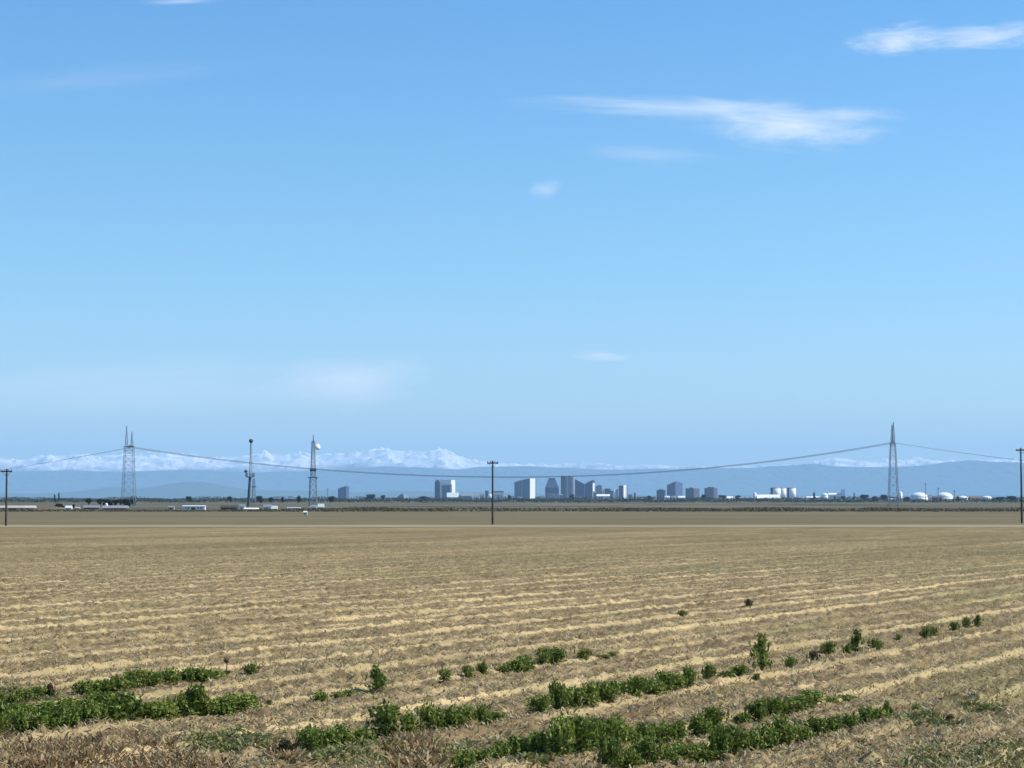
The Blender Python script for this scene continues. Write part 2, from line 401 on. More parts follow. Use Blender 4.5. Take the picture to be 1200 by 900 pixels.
# ------------------------------------------------------------------ haze
hb = MB(); hb.box(-70000,70000,-3500,72000,-2,1900)
m_h = bpy.data.materials.new('air'); m_h.use_nodes = True
nt = m_h.node_tree; nt.nodes.clear()
pv = nt.nodes.new('ShaderNodeVolumePrincipled'); ou = nt.nodes.new('ShaderNodeOutputMaterial')
pv.inputs['Color'].default_value = (.43,.71,1,1); pv.inputs['Absorption Color'].default_value = (0,0,0,1)
pv.inputs['Density'].default_value = 2.7e-5; pv.inputs['Anisotropy'].default_value = .0
nt.links.new(pv.outputs[0], ou.inputs['Volume'])
tag(hb.build('haze', m_h), 'thin blue haze over the plain', kind='stuff')

# ------------------------------------------------------------------ distant city
TH = R(28)
def footprint(x0, xc, x1, Y, th=TH):
    """corner points of a block whose shaded face spans x0..xc and whose sunlit face spans xc..x1 (photo columns)"""
    k = S(Y)
    wl = max(xc-x0, .3)*k/math.cos(th); wr = max(x1-xc, .3)*k/math.sin(th)
    wr = min(wr, 90)
    c = Vector((0, 0))
    a = Vector((-math.cos(th), math.sin(th)))*wl
    b = Vector((math.sin(th), math.cos(th)))*wr
    return [tuple(c), tuple(b), tuple(a+b), tuple(a)], wl, wr
def zat(py, Y): return W(600, py, Y).z
def tower(label, x0, xc, x1, top, mat, Y=10000, group=None, roof=None, pent=True, cat='building', name='office_tower', th=TH, slope=None, group2=None):
    fp, wl, wr = footprint(x0, xc, x1, Y, th)
    o = empty(name, (X(xc, Y), Y, 0), label, cat, group)
    h = zat(top, Y)
    if slope is None:
        MB().prism(fp, 0, h).build('wall', M[mat], o)
    else:
        hs_ = [zat(s_, Y) for s_ in slope]        # heights at near corner, right, back, left
        MB().prism(fp, 0, hs_).build('wall', M[mat], o)
    if pent:
        c = Vector((sum(p[0] for p in fp)/4, sum(p[1] for p in fp)/4)); q = [((p[0]-c.x)*.5+c.x, (p[1]-c.y)*.5+c.y) for p in fp]
        MB().prism(q, h+.003, h+pent*1.0 if pent is not True else h+4.5).build('rooftop_plant_room', M[roof or 'f_dark'], o)
    # ground floor podium a little proud of the walls
    c = Vector((sum(p[0] for p in fp)/4, sum(p[1] for p in fp)/4)); q = [((p[0]-c.x)*1.04+c.x, (p[1]-c.y)*1.04+c.y) for p in fp]
    MB().prism(q, -.5, 5).build('podium', M['f_grey'], o)
    return o
GC = 'distant city towers on the skyline'
t1 = tower('lone steel blue block standing apart left of the skyline, left of the white stepped pyramid', 395.5,405.5,408.5,571,'f_steel', 9000, GC, slope=(569.5,570,571,572.5), pent=False)
MB().bar((0,20,zat(570,9000)), (0,20,zat(566.8,9000)), .8, .4).build('antenna', M['steel'], t1)

# stepped pyramid
Yz = 8600
zg = empty('stepped_building', (X(473,Yz),Yz,0), 'stepped pyramid building with shaded dark left face and bright white right slope', 'building', GC)
k = S(Yz); nst = 9
for i in range(nst):
    q0 = i/nst; ztop = zat(587-(587-578.5)*(i+1)/nst, Yz); zb = zat(587-(587-578.5)*i/nst, Yz) if i else 0
    l = (13.5-12*q0)*k; r = (10.2-9.0*q0)*k
    fp = [(0-(0)*k, -r*.25),(r,-r*.02),(r*.3, r*.9),(-l,r*.6)]
    MB().prism(fp, zb+.004*i, ztop).build('terrace', M['f_white'] if i > 0 else M['f_grey'], zg)
    if i < nst-1:
        fl = [(-.5,-r*.25-1.0),(-l-.8, r*.6-1.0),(-l,r*.6+.2),(0,-r*.25-.004)]
        MB().prism(fl, zb+.2, ztop-.3).build('shaded_face_band', M['f_brown'], zg)  # dark brown skin paints the shade on the pyramid's left face
fp = None

# white framed tower next to a dark slab
Yw = 9300; k = S(Yw)
wf = empty('office_tower', (X(516.5,Yw),Yw,0), 'white framed tower with a grey glass front and dark slab at its left edge', 'building', GC)
hW = zat(562.5, Yw)
MB().box(-7*k,-1.2*k, -10, 30, 0, zat(564.5,Yw)).build('dark_slab', M['f_dark'], wf)
MB().box(-6*k,-2.2*k, -6, 24, zat(564.5,Yw)+.004, zat(562.5,Yw)).build('dark_slab_top', M['f_dark'], wf)
MB().prism([(-.9*k,0),(12.2*k,0),(16.5*k,60),(2*k,60)], 0, [hW,hW,hW,hW]).build('wall', M['f_white'], wf)
MB().box(1.6*k, 11.2*k, -4, -.004, 0, zat(569,Yw)).build('glass_front', M['f_steel'], wf)
MB().box(-.9*k, 12.2*k, -5, -.004, zat(567.5,Yw), hW+.5).build('white_crown', M['white'], wf)
MB().box(-.9*k, .8*k, -5, -.004, 0, zat(567.5,Yw)-.004).build('white_pier', M['white'], wf)
MB().box(11.6*k, 13.2*k, -5, -.004, 0, zat(567.5,Yw)-.004).build('white_pier', M['white'], wf)

def dome_tank(label, x0, x1, top, base, Y, flat=.45, group='white storage tanks', mat='white', name='storage_tank'):
    k = S(Y); r = (x1-x0)/2*k; h = zat(top, Y); zb = 0
    o = empty(name, (X((x0+x1)/2,Y),Y,0), label, 'tank', group)
    hw = h*(1-flat)
    MB().lathe([(r,zb),(r,hw)], 28).build('shell', M[mat], o, True)
    MB().lathe([(r*1.01,hw+.01)]+[(r*math.cos(a), hw+.01+(h-hw)*math.sin(a)) for a in np.linspace(.15,1.45,7)], 28).build('dome', M[mat], o, True)
    MB().bar((0,-r-.4,0),(0,-r-.4,hw),.25).build('ladder', M['steel'], o)
    return o
def shed(label, x0, x1, top, base, Y, wall, roof, name='shed', cat='building', depth=.6, group=None, rz=0., rise=.35, doors=True):
    """gabled or low-pitched shed whose long side faces the viewer"""
    k = S(Y); w = (x1-x0)*k; h = max((base-top)*k, 1.2); d = w*depth
    o = empty(name, (X((x0+x1)/2,Y),Y,0), label, cat, group, rz)
    hw = h*(1-rise)
    MB().box(-w/2,w/2,0,d,-.2,hw).build('wall', M[wall], o)
    e = w*.03
    MB().add([(-w/2-e,-e,hw+.003),(w/2+e,-e,hw+.003),(w/2+e,d+e,hw+.003),(-w/2-e,d+e,hw+.003),(-w/2-e,d/2,h),(w/2+e,d/2,h)],
             [(0,1,5,4),(3,4,5,2)[::-1],(0,4,3),(1,2,5),(3,2,1,0)]).build('roof', M[roof], o)
    if doors:
        MB().box(-w*.12,w*.06,-.12,-.004,-.1,hw*.75).build('door', M['window'], o)
        for q in (-.36,-.24,.2,.34):
            MB().box(w*q-w*.03,w*q+w*.03,-.08,-.004,hw*.45,hw*.75).build('window', M['window'], o)
    return o
G2 = 'small buildings at the foot of the skyline'
shed('small white round roofed hall in front of the white framed tower', 524,537,579,588,8300,'white','white','hall',group=G2,rise=.6)
shed('dark low building between the white framed tower and the pinkish houses', 536,542,582,588,8300,'brownwall','darkroof','low_building',group=G2)
shed('pinkish grey house, widest of the low cluster right of the framed tower', 541,553,580,588,8200,'f_pink','greyroof','house',group=G2)
shed('small white gabled house in the low cluster left of the middle utility pole', 555,562,580.5,587.5,8000,'white','greyroof','house',group=G2)
shed('narrow brown house just right of the small white gabled house', 562.5,567,581,588,8100,'brownwall','redbrown','house',group=G2)
tower('slim dark tower just left of the middle utility pole', 568.5,571.5,572.6,575,'f_dark', 9200, GC, pent=False)
dome_tank('small white domed tank right behind the middle utility pole', 571.5,577.5,579,588,8000,.4)
shed('long white building with a dark flat roof right of the middle utility pole', 578,590,577,588,8200,'white','darkroof','warehouse',group=G2,rise=.18,depth=.3)

tw = tower('broad dark blue twin slab tower with a sunlit white right face', 602.8,621,628.5,561,'f_steel', 10000, GC, slope=(560.5,561,562,565), pent=False)
k = S(10000)
MB().prism([(.4,-.9*k*.3),(6.5*k,13*k*.9),(6.5*k,13*k*.9+2),(.4,1)], 5.2, zat(560.6,10000)).build('sunlit_end_wall', M['white'], tw)  # white sheet paints the sunlight on the tower's right face
MB().prism([(-9.8*k,4.3*k),(-8.3*k,3.5*k),(-8.3*k,4.6*k),(-9.8*k,5.4*k)], 5.2, zat(563.5,10000)).build('pale_stair_shaft', M['f_grey'], tw)

# tower with the tapering crown
Yt = 10200; k = S(Yt)
tc = empty('office_tower', (X(647,Yt),Yt,0), 'dark blue tower with a tapering crown above a pale lower block', 'building', GC)
MB().box(-8*k,8*k,0,50,0,zat(571.5,Yt)).build('wall', M['f_blue'], tc)
MB().add([(-8*k,0,0),(8*k,0,0),(8*k,50,0),(-8*k,50,0),(-4.4*k,12,1),(4*k,12,1),(4*k,38,1),(-4.4*k,38,1)],
         [(4,5,6,7),(0,1,5,4),(1,2,6,5),(2,3,7,6),(3,0,4,7),(3,2,1,0)])
cr_ = MB(); z0, z1 = zat(571.5,Yt)+.004, zat(562,Yt)
cr_.add([(-8*k,0,z0),(8*k,0,z0),(8*k,50,z0),(-8*k,50,z0),(-4.6*k,14,z1),(4*k,14,z1),(4*k,38,z1),(-4.6*k,38,z1)],
        [(4,5,6,7),(0,1,5,4),(1,2,6,5),(2,3,7,6),(3,0,4,7),(3,2,1,0)])
cr_.build('tapering_crown', M['f_steel'], tc)
MB().box(-4.2*k,3.6*k,16,36,z1+.004,zat(560.3,Yt)).build('rooftop_plant_room', M['f_dark'], tc)
MB().box(-5.5*k,7*k,-25,-.01,0,zat(577.5,Yt)).build('pale_lower_block', M['f_grey'], tc)

tg = tower('tallest tower, pinkish with vertical stripes and a dark left edge', 657.5,671.5,673.5,558,'f_pink', 10000, GC, slope=(558,558,558,558), pent=False)
k = S(10000)
MB().prism([(-14*k-.5,7.2*k),(-9.9*k,5.05*k),(-9.9*k,8*k),(-14*k-.5,9*k)], 5.2, zat(557.5,10000)).build('dark_edge_shaft', M['f_dark'], tg)
tower('deep blue glass tower with a roof sloping down to the right beside the pinkish tower', 674,684.5,686,563,'f_blue', 9900, GC, slope=(567,567,564,561.5), pent=False)
tp = tower('deep blue glass tower with a peaked top and a thin sunlit white right face', 685.5,694.5,697.5,564,'f_blue', 9800, GC, slope=(562.5,563.5,565,567.5), pent=False)
k = S(9800)
MB().prism([(.6,-.2*k),(2.6*k,4.9*k),(2.6*k,4.9*k+3),(.6,2)], 5.2, zat(566,9800)).build('sunlit_end_wall', M['white'], tp)  # sunlit right face put in as a thin white sheet
tower('mid height grey block just right of the peaked blue tower', 698,705.5,708,569.5,'f_grey', 10100, GC, roof='f_steel')
tower('short dark block right of the mid height grey block', 708.5,713.5,716,572.5,'f_dark', 10100, GC, pent=False)
tower('short brownish block left of the slim white tower', 713.5,718,720,575,'f_brown', 10000, GC, pent=False)
tower('slim white tower left of the dark tower with no neighbours to its right', 719,720,724.8,573,'white', 9900, GC, pent=False)
ts = tower('slim dark tower with sunlit white right face and thin mast, right end of main skyline', 725.2,730.6,735.3,569,'f_dark', 9900, GC, pent=False)
k = S(9900)
MB().prism([(.6,-.2*k),(4.0*k,7.4*k),(4.0*k,7.4*k+3),(.6,2)], 5.2, zat(568.6,9900)).build('sunlit_end_wall', M['white'], ts)  # right face coloured white to carry the sunlight falling on it
MB().bar((5.2*k,20,0),(5.2*k,20,zat(567.5,9900)),1.4,1).build('mast', M['steel'], ts)
shed('long low white building below the grey block right of the blue towers', 697.5,714.5,578.5,585.5,9300,'white','white','warehouse',group=G2,rise=.3)
tower('short dark blue block at the left end of the right hand tower group', 769.8,778.6,780.2,574.2,'f_dark', 9500, GC, roof='f_grey')
tower('largest tower of the right hand group, dark left face and paler blue right face', 782,791.5,803.5,565,'f_steel', 9600, GC, slope=(564,566,567,568.5), pent=False)
tower('purplish brick block right beside the largest tower of the right hand group', 803.8,813.2,821,572.3,'f_brown', 9400, GC, roof='f_grey')
tower('isolated purplish block with a roof house at the right end of the tower group', 826,836.2,842,571.8,'f_brown', 9300, GC, roof='f_dark')
shed('small white shed under the short dark blue block', 779,785,583.5,589,6500,'white','white','shed',group=G2)
shed('small white shed below the corner of the largest right hand tower', 787,792,583.5,589,6500,'white','greyroof','shed',group=G2)
shed('wide white shed below the pale face of the largest right hand tower', 795,803,583.5,589,6500,'white','white','shed',group=G2)
shed('low white hall right of the isolated purplish block', 845.5,859,584.5,589.7,6000,'white','white','hall',group=G2,rise=.5)
shed('second low white hall right of the isolated purplish block, with a smaller roof', 860.5,869.5,584.7,589,6000,'white','white','hall',group=G2,rise=.4)
dome_tank('slender white tank standing alone left of the three silos', 882.5,886.8,577,585,7000,.25)
shed('grey blue low warehouse behind the wide white hall', 889,905,581.5,587,7500,'f_steel','greyroof','warehouse',group=G2)
shed('wide white arched hall at the foot of the three silos', 888,914,583.3,590.5,5800,'white','white','hall',group=G2,rise=.6)
for x0, x1, lb, b in ((904.5,914.8,'leftmost of the three tall white silos, its left side dark',589),(915.5,923.3,'middle and narrowest of the three tall white silos',586.5),(923.8,932.6,'rightmost of the three tall white silos',589)):
    Y = 6500; k = S(Y); r = (x1-x0)/2*k; h = zat(572.2, Y)
    o = empty('silo', (X((x0+x1)/2,Y),Y + (40 if x0 == 915.5 else 0),0), lb, 'silo', 'tall white silos')
    MB().lathe([(r,0),(r,h)], 28).build('shell', M['white'], o, True)
    MB().lathe([(r*1.02,h+.004),(r*.6,h+2.4),(r*.2,h+3.4)], 28).build('roof', M['greyroof'], o, True)
    MB().box(-r*1.25,-r*.9,-r*.5,r*.5,0,h+2).build('shaded_side_strip', M['f_dark'], o)  # dark strip standing in for the shade on each silo's left side
shed('tiny white shed right of the silos', 937,942.5,584.5,588.5,6200,'white','greyroof','shed',group=G2)
shed('low white shed with a long roof left of the round white tank', 946,961,583.5,588.6,6000,'white','white','shed',group=G2,rise=.3)
dome_tank('round white tank left of the white plant with a tower', 962.5,970.5,578,588.5,6000,.35)
pl = shed('white industrial plant with a square tower on its right end', 971.5,985.5,579.5,588.5,6000,'white','white','factory',group=G2,rise=.2,depth=.5)
k = S(6000); MB().box(7.2*k,11.8*k,0,12,0,zat(573.5,6000)).build('square_tower', M['white'], pl)
sw = shed('low white building at the foot of the right transmission tower', 1041.5,1052.5,584,588.5,3200,'white','white','low_building',group=G2,rise=.2)
dome_tank('small upright white tank right beside the foot of the right transmission tower', 1052.5,1057.5,576.2,588.5,3200,.15)
dome_tank('large white domed tank, left one of the two biggest right of the transmission tower', 1067,1087,577,588.5,4200,.55)
tank_b = dome_tank('large white domed tank, right one of the two biggest, darker sheds beside it', 1097,1116.5,577,589,4200,.55)
shed('small white house in the gap between the two biggest domed tanks', 1088,1093,580.5,588,4100,'white','greyroof','house',group=G2)
shed('brown shed touching the left of the right hand big tank', 1093.5,1104,582.5,588.8,3600,'brownwall','darkroof','shed',group=G2)
dome_tank('smaller low white domed tank right of the two biggest', 1122,1134.5,581,587.5,4500,.6)
shed('brown hip roofed house left of the rightmost tank', 1137.5,1150,582.5,588.5,4000,'beige','redbrown','house',group=G2,rise=.6)
dome_tank('rightmost low white tank near the right utility pole', 1150.5,1162,581.2,589,4300,.3)

for i, (x0, x1, tp_, wm, rm, lb) in enumerate((
    (627,634,582.5,'f_grey','greyroof','small grey block in the gap between the twin slab tower and the tapering tower'),
    (634,639.5,581,'white','greyroof','tiny white block at the left foot of the tapering tower'),
    (655.5,660,580.5,'f_pink','greyroof','small pinkish block at the right foot of the tapering tower'),
    (695,699,577,'f_grey','greyroof','narrow grey block between the peaked tower and the grey block'),
    (736,741,580.5,'f_grey','darkroof','small grey block right of the thin mast of the main skyline'),
    (746,752,583,'beige','darkroof','low beige building right of the narrow dark tree'),
    (753,758,582.5,'f_brown','greyroof','low brown building halfway between the two tower groups'),
    (606,613,583.5,'white','greyroof','low white building at the foot of the twin slab tower, left half'),
    (676,684,583.5,'f_pink','greyroof','low pinkish building at the foot of the sloping blue tower'),
    (842,846,580.5,'f_steel','greyroof','small steel blue block right behind the isolated purplish block'),
    (872,878,583.5,'beige','greyroof','low beige shed left of the slender white tank'),
    (930.5,936,583,'f_grey','greyroof','low grey block at the right foot of the silos'),
    (1003,1008,584.5,'white','greyroof','tiny white hut right of the thin dark tree near the factory'),
    (421,428,584.5,'f_grey','greyroof','low grey block left of the broad dark tree near the lone blue block'),
    (487,494,583.5,'beige','greyroof','low beige block right of the stepped pyramid'))):
    shed(lb, x0, x1, tp_, 587.5, 8600 if x0 < 860 else 6100, wm, rm, 'low_building', group=G2, rise=.12, depth=.5)

# ------------------------------------------------------------------ nearer farmstead, left
GF = 'farm buildings and trailers beyond the field'
shed('long pale greenhouse at the left frame edge behind the left utility pole', -8,40,595.7,601.5,790,'beige','beige','greenhouse',group=GF,depth=.15,rise=.45)
shed('small bright white house beside dark trees', 76.5,84,594.8,601,760,'white','white','house',group=GF,rise=.4)
shed('small beige shed right of the small bright white house', 88,93.5,596,600.5,790,'beige','beige','shed',group=GF)
dome_tank('small white farm tank in front of the dark clump of trees', 123,126.5,589.5,596,1050,.3,group=None,name='farm_tank')
shed('long low farm building with a pale grey roof below the dark clump of trees', 120,148,592.8,597.5,870,'brownwall','greyroof','barn',group=GF,depth=.5,rise=.65)
shed('grey roofed low shed left of the dark clump of trees', 98,116,594.5,599,900,'brownwall','greyroof','shed',group=GF,depth=.4,rise=.6)
shed('long white trailer with a bright white end, right of the left transmission tower', 214.5,240,592.8,599.3,760,'white','white','trailer','trailer',depth=.3,group=GF,rise=.12)
shed('small pale shed left of the long white trailer', 197,204,594,598.5,850,'beige','greyroof','shed',group=GF)
shed('dark brown barn left of the ball topped mast', 258.5,278,593.2,599,780,'brownwall','darkroof','barn',group=GF,depth=.5)
shed('white shed touching the left of the ball topped mast foot', 280.5,287,592,597.5,900,'white','greyroof','shed',group=GF)
shed('long pale low shed in front of the ball topped mast', 286,302.5,595.5,599.6,740,'beige','white','shed',group=GF,depth=.3)
shed('white box shaped shed between the ball topped mast and the dish tower', 308.5,318,592,598.8,800,'white','greyroof','shed',group=GF)
shed('small white lean-to shed right beside the white box shaped shed', 318.5,325,594,600,770,'white','white','shed',group=GF,rise=.6)
shed('long narrow white trailer left of the dish tower', 336.5,352,595,598.8,790,'white','white','trailer','trailer',depth=.25,group=GF,rise=.1)
shed('white open fronted shed at the foot of the dish tower', 363,371,592.5,599,800,'white','greyroof','shed',group=GF)
shed('small white shed with a beige side right of the dish tower foot', 372.5,379.5,591.5,599.5,790,'beige','white','shed',group=GF,rise=.5)
shed('tiny white pump hut standing alone in front of the farmstead', 355.5,360,601.2,605,560,'white','white','pump_hut',group=GF,rise=.3)

# earth mound
mv = []; mf = []
Ym = 800; k = S(Ym); nx_ = 40; ny_ = 10
for j in range(ny_):
    for i in range(nx_):
        q = i/(nx_-1); w = math.sin(j/(ny_-1)*math.pi)
        prof = np.interp(q, [0,.15,.35,.7,.9,1], [0,.75,1,.95,.7,0])
        mv.append((X(33,Ym)+q*(X(78,Ym)-X(33,Ym)), Ym-12+j*3, -.02+1.5*prof*w*(1+.25*mnoise.noise((i*.4,j*.5,2)))))
mf = [(j*nx_+i,j*nx_+i+1,(j+1)*nx_+i+1,(j+1)*nx_+i) for j in range(ny_-1) for i in range(nx_-1)]
o = np_mesh('earth_mound', mv, mf, simple('mound_soil',(.13,.095,.06),.95,.2,.2), True); tag(o, 'low brown earth mound between the greenhouse and the small white house', 'mound')

# ------------------------------------------------------------------ utility poles
def utility_pole(px, base, top, label):
    g = G(px, base); Y = g.y; k = S(Y); h = W(px, top, Y).z
    o = empty('utility_pole', (g.x, Y, -.05), label, 'utility pole', 'wooden utility poles across the field')
    MB().bar((0,0,0),(0,0,h),.20,.14,10).build('pole', M['wood'], o)
    ca = MB().box(-1.0,1.0,-.30,-.18,h-.55,h-.33).build('crossarm', M['wood'], o)
    br = MB().bar((-.7,-.24,h-.55),(0,-.2,h-1.3),.035).bar((.7,-.24,h-.55),(0,-.2,h-1.3),.035).build('brace', M['darksteel'], o)
    for q in (-.9,-.38,.38,.9):
        MB().lathe([(.05,h-.33),(.09,h-.27),(.06,h-.2),(.09,h-.14),(.03,h-.06)],8,q,-.24).build('insulator', M['porcelain'], ca)
    return o
utility_pole(7, 616.3, 549, 'wooden utility pole with a crossarm at the left edge, shortest of the three')
utility_pole(577.3, 614.6, 539.5, 'wooden utility pole with a crossarm near the middle of the picture')
utility_pole(1197.5, 613.2, 524.5, 'wooden utility pole at the right frame edge, tallest of the three')

# ------------------------------------------------------------------ transmission towers
def lattice(mb, w0, d0, w1, d1, z0, z1, n, rb):
    c = lambda q, z: None
    lev = [z0+(z1-z0)*(1-(1-i/n)**1.25) for i in range(n+1)]
    cs = []
    for z in lev:
        q = (z-z0)/(z1-z0); w = w0+(w1-w0)*q; d = d0+(d1-d0)*q
        cs.append([(-w,-d,z),(w,-d,z),(w,d,z),(-w,d,z)])
    for i in range(n):
        for e in range(4):
            g = (e+1)%4
            mb.bar(cs[i][e], cs[i+1][g], rb, n=4); mb.bar(cs[i][g], cs[i+1][e], rb, n=4)
            mb.bar(cs[i+1][e], cs[i+1][g], rb, n=4)
    return cs
def trans_tower(px, Y, arm_py, tops, wb, wt, peak_dx, label):
    base = Vector((X(px,Y), Y, 0)); z1 = zat(arm_py, Y)
    o = empty('transmission_tower', base, label, 'transmission tower', 'lattice transmission towers')
    for sx in (-1,1):
        for sy in (-1,1):
            MB().bar((sx*wb,sy*wb,-.2),(sx*wt,sy*wt,z1),.17,.13).build('leg', M['steel'], o)
    br = MB(); lattice(br, wb,wb,wt,wt,.0,z1,9,.075); br.build('bracing', M['steel'], o)
    a = MB(); L = 7.5
    for zz in (z1-.3, z1+.9):
        a.bar((-peak_dx*1.15,-L,zz),(peak_dx*1.15,L,zz),.13)
    for i in range(9):
        q = -1+2*i/8; a.bar((peak_dx*1.15*q,L*q,z1-.3),(peak_dx*1.15*(q+.12),L*(q+.12),z1+.9),.07)
        a.bar((peak_dx*q-wt*.9,L*.4*q,z1),(peak_dx*q+wt*.9,L*.4*q,z1+.4),.10)
    a.build('crossarm', M['darksteel'], o)
    for s_, tp_ in zip((-1,1), tops):
        zt = zat(tp_, Y); p = MB(); cx = s_*peak_dx; cy = s_*4.
        for ax, ay in ((-.55,-.55),(.55,-.55),(.55,.55),(-.55,.55)):
            p.bar((cx+ax*1.3,cy+ay*1.3,z1+.9),(cx+ax*.2,cy+ay*.2,zt),.11,.09)
        for i in range(8):
            z_a = z1+.9+(zt-z1-.9)*i/8; z_b = z1+.9+(zt-z1-.9)*(i+1)/8; q = .7*(1-i/9)
            p.bar((cx-q,cy-q,z_a),(cx+q*.9,cy-q*.9,z_b),.07); p.bar((cx+q,cy+q,z_a),(cx-q*.9,cy+q*.9,z_b),.07)
        p.build('peak', M['steel'], o)
    for s_ in (-1,0,1):
        MB().bar((s_*peak_dx,s_*6.2,z1-.3),(s_*peak_dx,s_*6.2,z1-2.0),.12,n=6).build('insulator_string', M['porcelain'], o)
    return o, z1
TL, TR = 1250, 1150
trans_tower(150.7, TL, 523.5, (499.5,505.5), 4.0, 2.6, 0.95, 'lattice transmission tower with two thin peaks on the left, wires leaving both ways')
trans_tower(1047, TR, 519, (495,497.5), 2.9, 1.35, .35, 'slim lattice transmission tower with a single looking peak on the right')
# conductors
def wire(pts, label, y0off, thick=.085):
    mb = MB(); n = len(pts)
    for a, b in zip(pts[:-1], pts[1:]): mb.bar(a, b, thick, n=5)
    o = mb.build('power_line', M['wire']); return tag(o, label, 'power line', 'power lines hung between the towers')
lx, rx = X(150.7,TL), X(1047,TR)
def spanpts(yo, dz):
    out = []
    for i in range(61):
        px = 150.7+(1047-150.7)*i/60; q = i/60.
        py = 559.3-(1.76e-4*(600-px)**2 if px < 600 else 2.02e-4*(px-600)**2)
        py += 1.0 if False else 0
        Xl = lx+(rx-lx)*q
        # follow the straight plan line between the towers
        Y = TL+(TR-TL)*q
        pxx = px; p = W(px, py, Y); out.append(Vector((p.x, Y+yo, p.z+dz)))
    return out
for yo, dz, nm in ((-6.2,-.25,'nearest'),(0,0.1,'middle'),(6.2,.45,'farthest')):
    wire(spanpts(yo, dz), f'{nm} of the long sagging power lines spanning between the two transmission towers', yo)
    e = []
    for i in range(21):
        q = i/20.; px = 150.7-300*q; py = 524.6+60*q-18*q*q
        py = 525+ (150.7-px)*.19 - (150.7-px)**2*1.0e-4
        p = W(px, py, TL+60*q); e.append(Vector((p.x, p.y+yo, p.z+dz)))
    wire(e, f'{nm} of the power lines descending left from the left transmission tower', yo)
    e = []
    for i in range(21):
        q = i/20.; px = 1047+330*q; py = 519+(px-1047)*.158-(px-1047)**2*1.3e-4
        p = W(px, py, TR-50*q); e.append(Vector((p.x, p.y+yo, p.z+dz)))
    wire(e, f'{nm} of the power lines descending right from the right transmission tower', yo)

# ------------------------------------------------------------------ masts
Ya = 1200; k = S(Ya)
ma = empty('radio_mast', (X(291,Ya),Ya,0), 'thin dark mast with a dark ball on top and a platform halfway up', 'mast')
zp = zat(559,Ya); ztp = zat(519,Ya)
MB().bar((0,0,-.1),(.9,0,zp),.95,.75,12).build('column', M['darksteel'], ma)
ux = MB(); 
for i in range(3):
    a = 2*math.pi*i/3+.3; ux.bar((1.1+.95*math.cos(a),.95*math.sin(a),zp),(1.4+.45*math.cos(a),.45*math.sin(a),ztp),.14,.12)
for i in range(14):
    za = zp+(ztp-zp)*i/14; zb = zp+(ztp-zp)*(i+1)/14; q = .95-.5*i/14
    for j in range(3):
        a = 2*math.pi*j/3+.3; b = a+2*math.pi/3
        ux.bar((1.15+q*math.cos(a),q*math.sin(a),za),(1.15+q*math.cos(b),q*math.sin(b),zb),.07,n=4)
ux.build('lattice_mast', M['steel'], ma)
pf = MB().lathe([(.6,zp-.5),(2.6,zp-.1),(2.8,zp+.25),(.6,zp+.3)],16,.9,0).build('platform', M['steel'], ma)
for a in np.linspace(0,2*math.pi,9)[:-1]:
    MB().box(.9+2.6*math.cos(a)-.2,.9+2.6*math.cos(a)+.2,2.6*math.sin(a)-.2,2.6*math.sin(a)+.2,zp+.3,zp+2.3).build('panel_antenna', M['porcelain'], pf)
MB().lathe([(.35*1.0,zp+2.5),(1.0,zp+3.),(1.0,zp+3.8),(.35,zp+4.3)],12,-1.6,0).build('drum_antenna', M['darksteel'], ma, True)
MB().lathe([(1.3*math.cos(a), ztp+1.2+1.3*math.sin(a)) for a in np.linspace(-1.5,1.5,11)],20,1.4,0).build('ball', M['darksteel'], ma, True)
mb_ = empty('lattice_mast', (X(297.3,1500),1500,0), 'short faint lattice mast just right of the ball topped mast', 'mast')
q = MB(); lattice(q,1.5,1.5,.7,.7,0,zat(561,1500),8,.08); q.build('bracing', M['steel'], mb_)
for sx in (-1,1):
    for sy in (-1,1): MB().bar((sx*1.5,sy*1.5,-.1),(sx*.7,sy*.7,zat(561,1500)),.12).build('leg', M['steel'], mb_)
MB().box(-1.8,1.8,-.5,.5,zat(571,1500),zat(570,1500)).build('platform', M['darksteel'], mb_)

Yd = 1250; k = S(Yd)
dt = empty('dish_tower', (X(366.8,Yd),Yd,0), 'lattice tower carrying a round white dish near its top', 'tower')
z_a, z_b, z_c = zat(560,Yd), zat(552,Yd), zat(509.5,Yd)
for sx in (-1,1):
    for sy in (-1,1):
        MB().bar((sx*2.3,sy*2.3,-.1),(sx*1.9,sy*1.9,z_a),.24,.2).build('leg', M['steel'], dt)
q = MB(); lattice(q,2.3,2.3,1.9,1.9,0,z_a,5,.09); q.build('lower_bracing', M['steel'], dt)
q = MB(); lattice(q,1.5,1.5,.9,.9,z_a,z_c-4,14,.10)
for sx in (-1,1):
    for sy in (-1,1): q.bar((sx*1.5,sy*1.5,z_a),(sx*.9,sy*.9,z_c-4),.15,.13)
q.build('upper_mast', M['steel'], dt)
q = MB(); q.bar((0,0,z_c-5),(0,0,z_c),.45,.25); q.build('top_antenna', M['porcelain'], dt)
MB().box(-3,3,-2.6,2.6,z_a+.02,z_a+.6).build('platform', M['steel'], dt)
MB().box(-1.9,1.9,-1.9,1.9,z_b,z_b+1.6).build('upper_platform', M['darksteel'], dt)
zd = zat(524,Yd); q = MB()
dv = Vector((.62,-.78,0)); c0 = Vector((2.6,-1.2,zd)); u = Vector((.78,.62,0))
prof = [(.02,-.1),(.9,.0),(1.5,.25),(1.85,.55),(1.85,.75),(.02,.78)]
vs = []; nn = 20
for r, h in prof:
    for i in range(nn):
        a = 2*math.pi*i/nn; vs.append(c0+dv*h+u*r*math.cos(a)+Vector((0,0,1))*r*math.sin(a))
q.add(vs, [(kk*nn+i,kk*nn+(i+1)%nn,(kk+1)*nn+(i+1)%nn,(kk+1)*nn+i) for kk in range(len(prof)-1) for i in range(nn)])
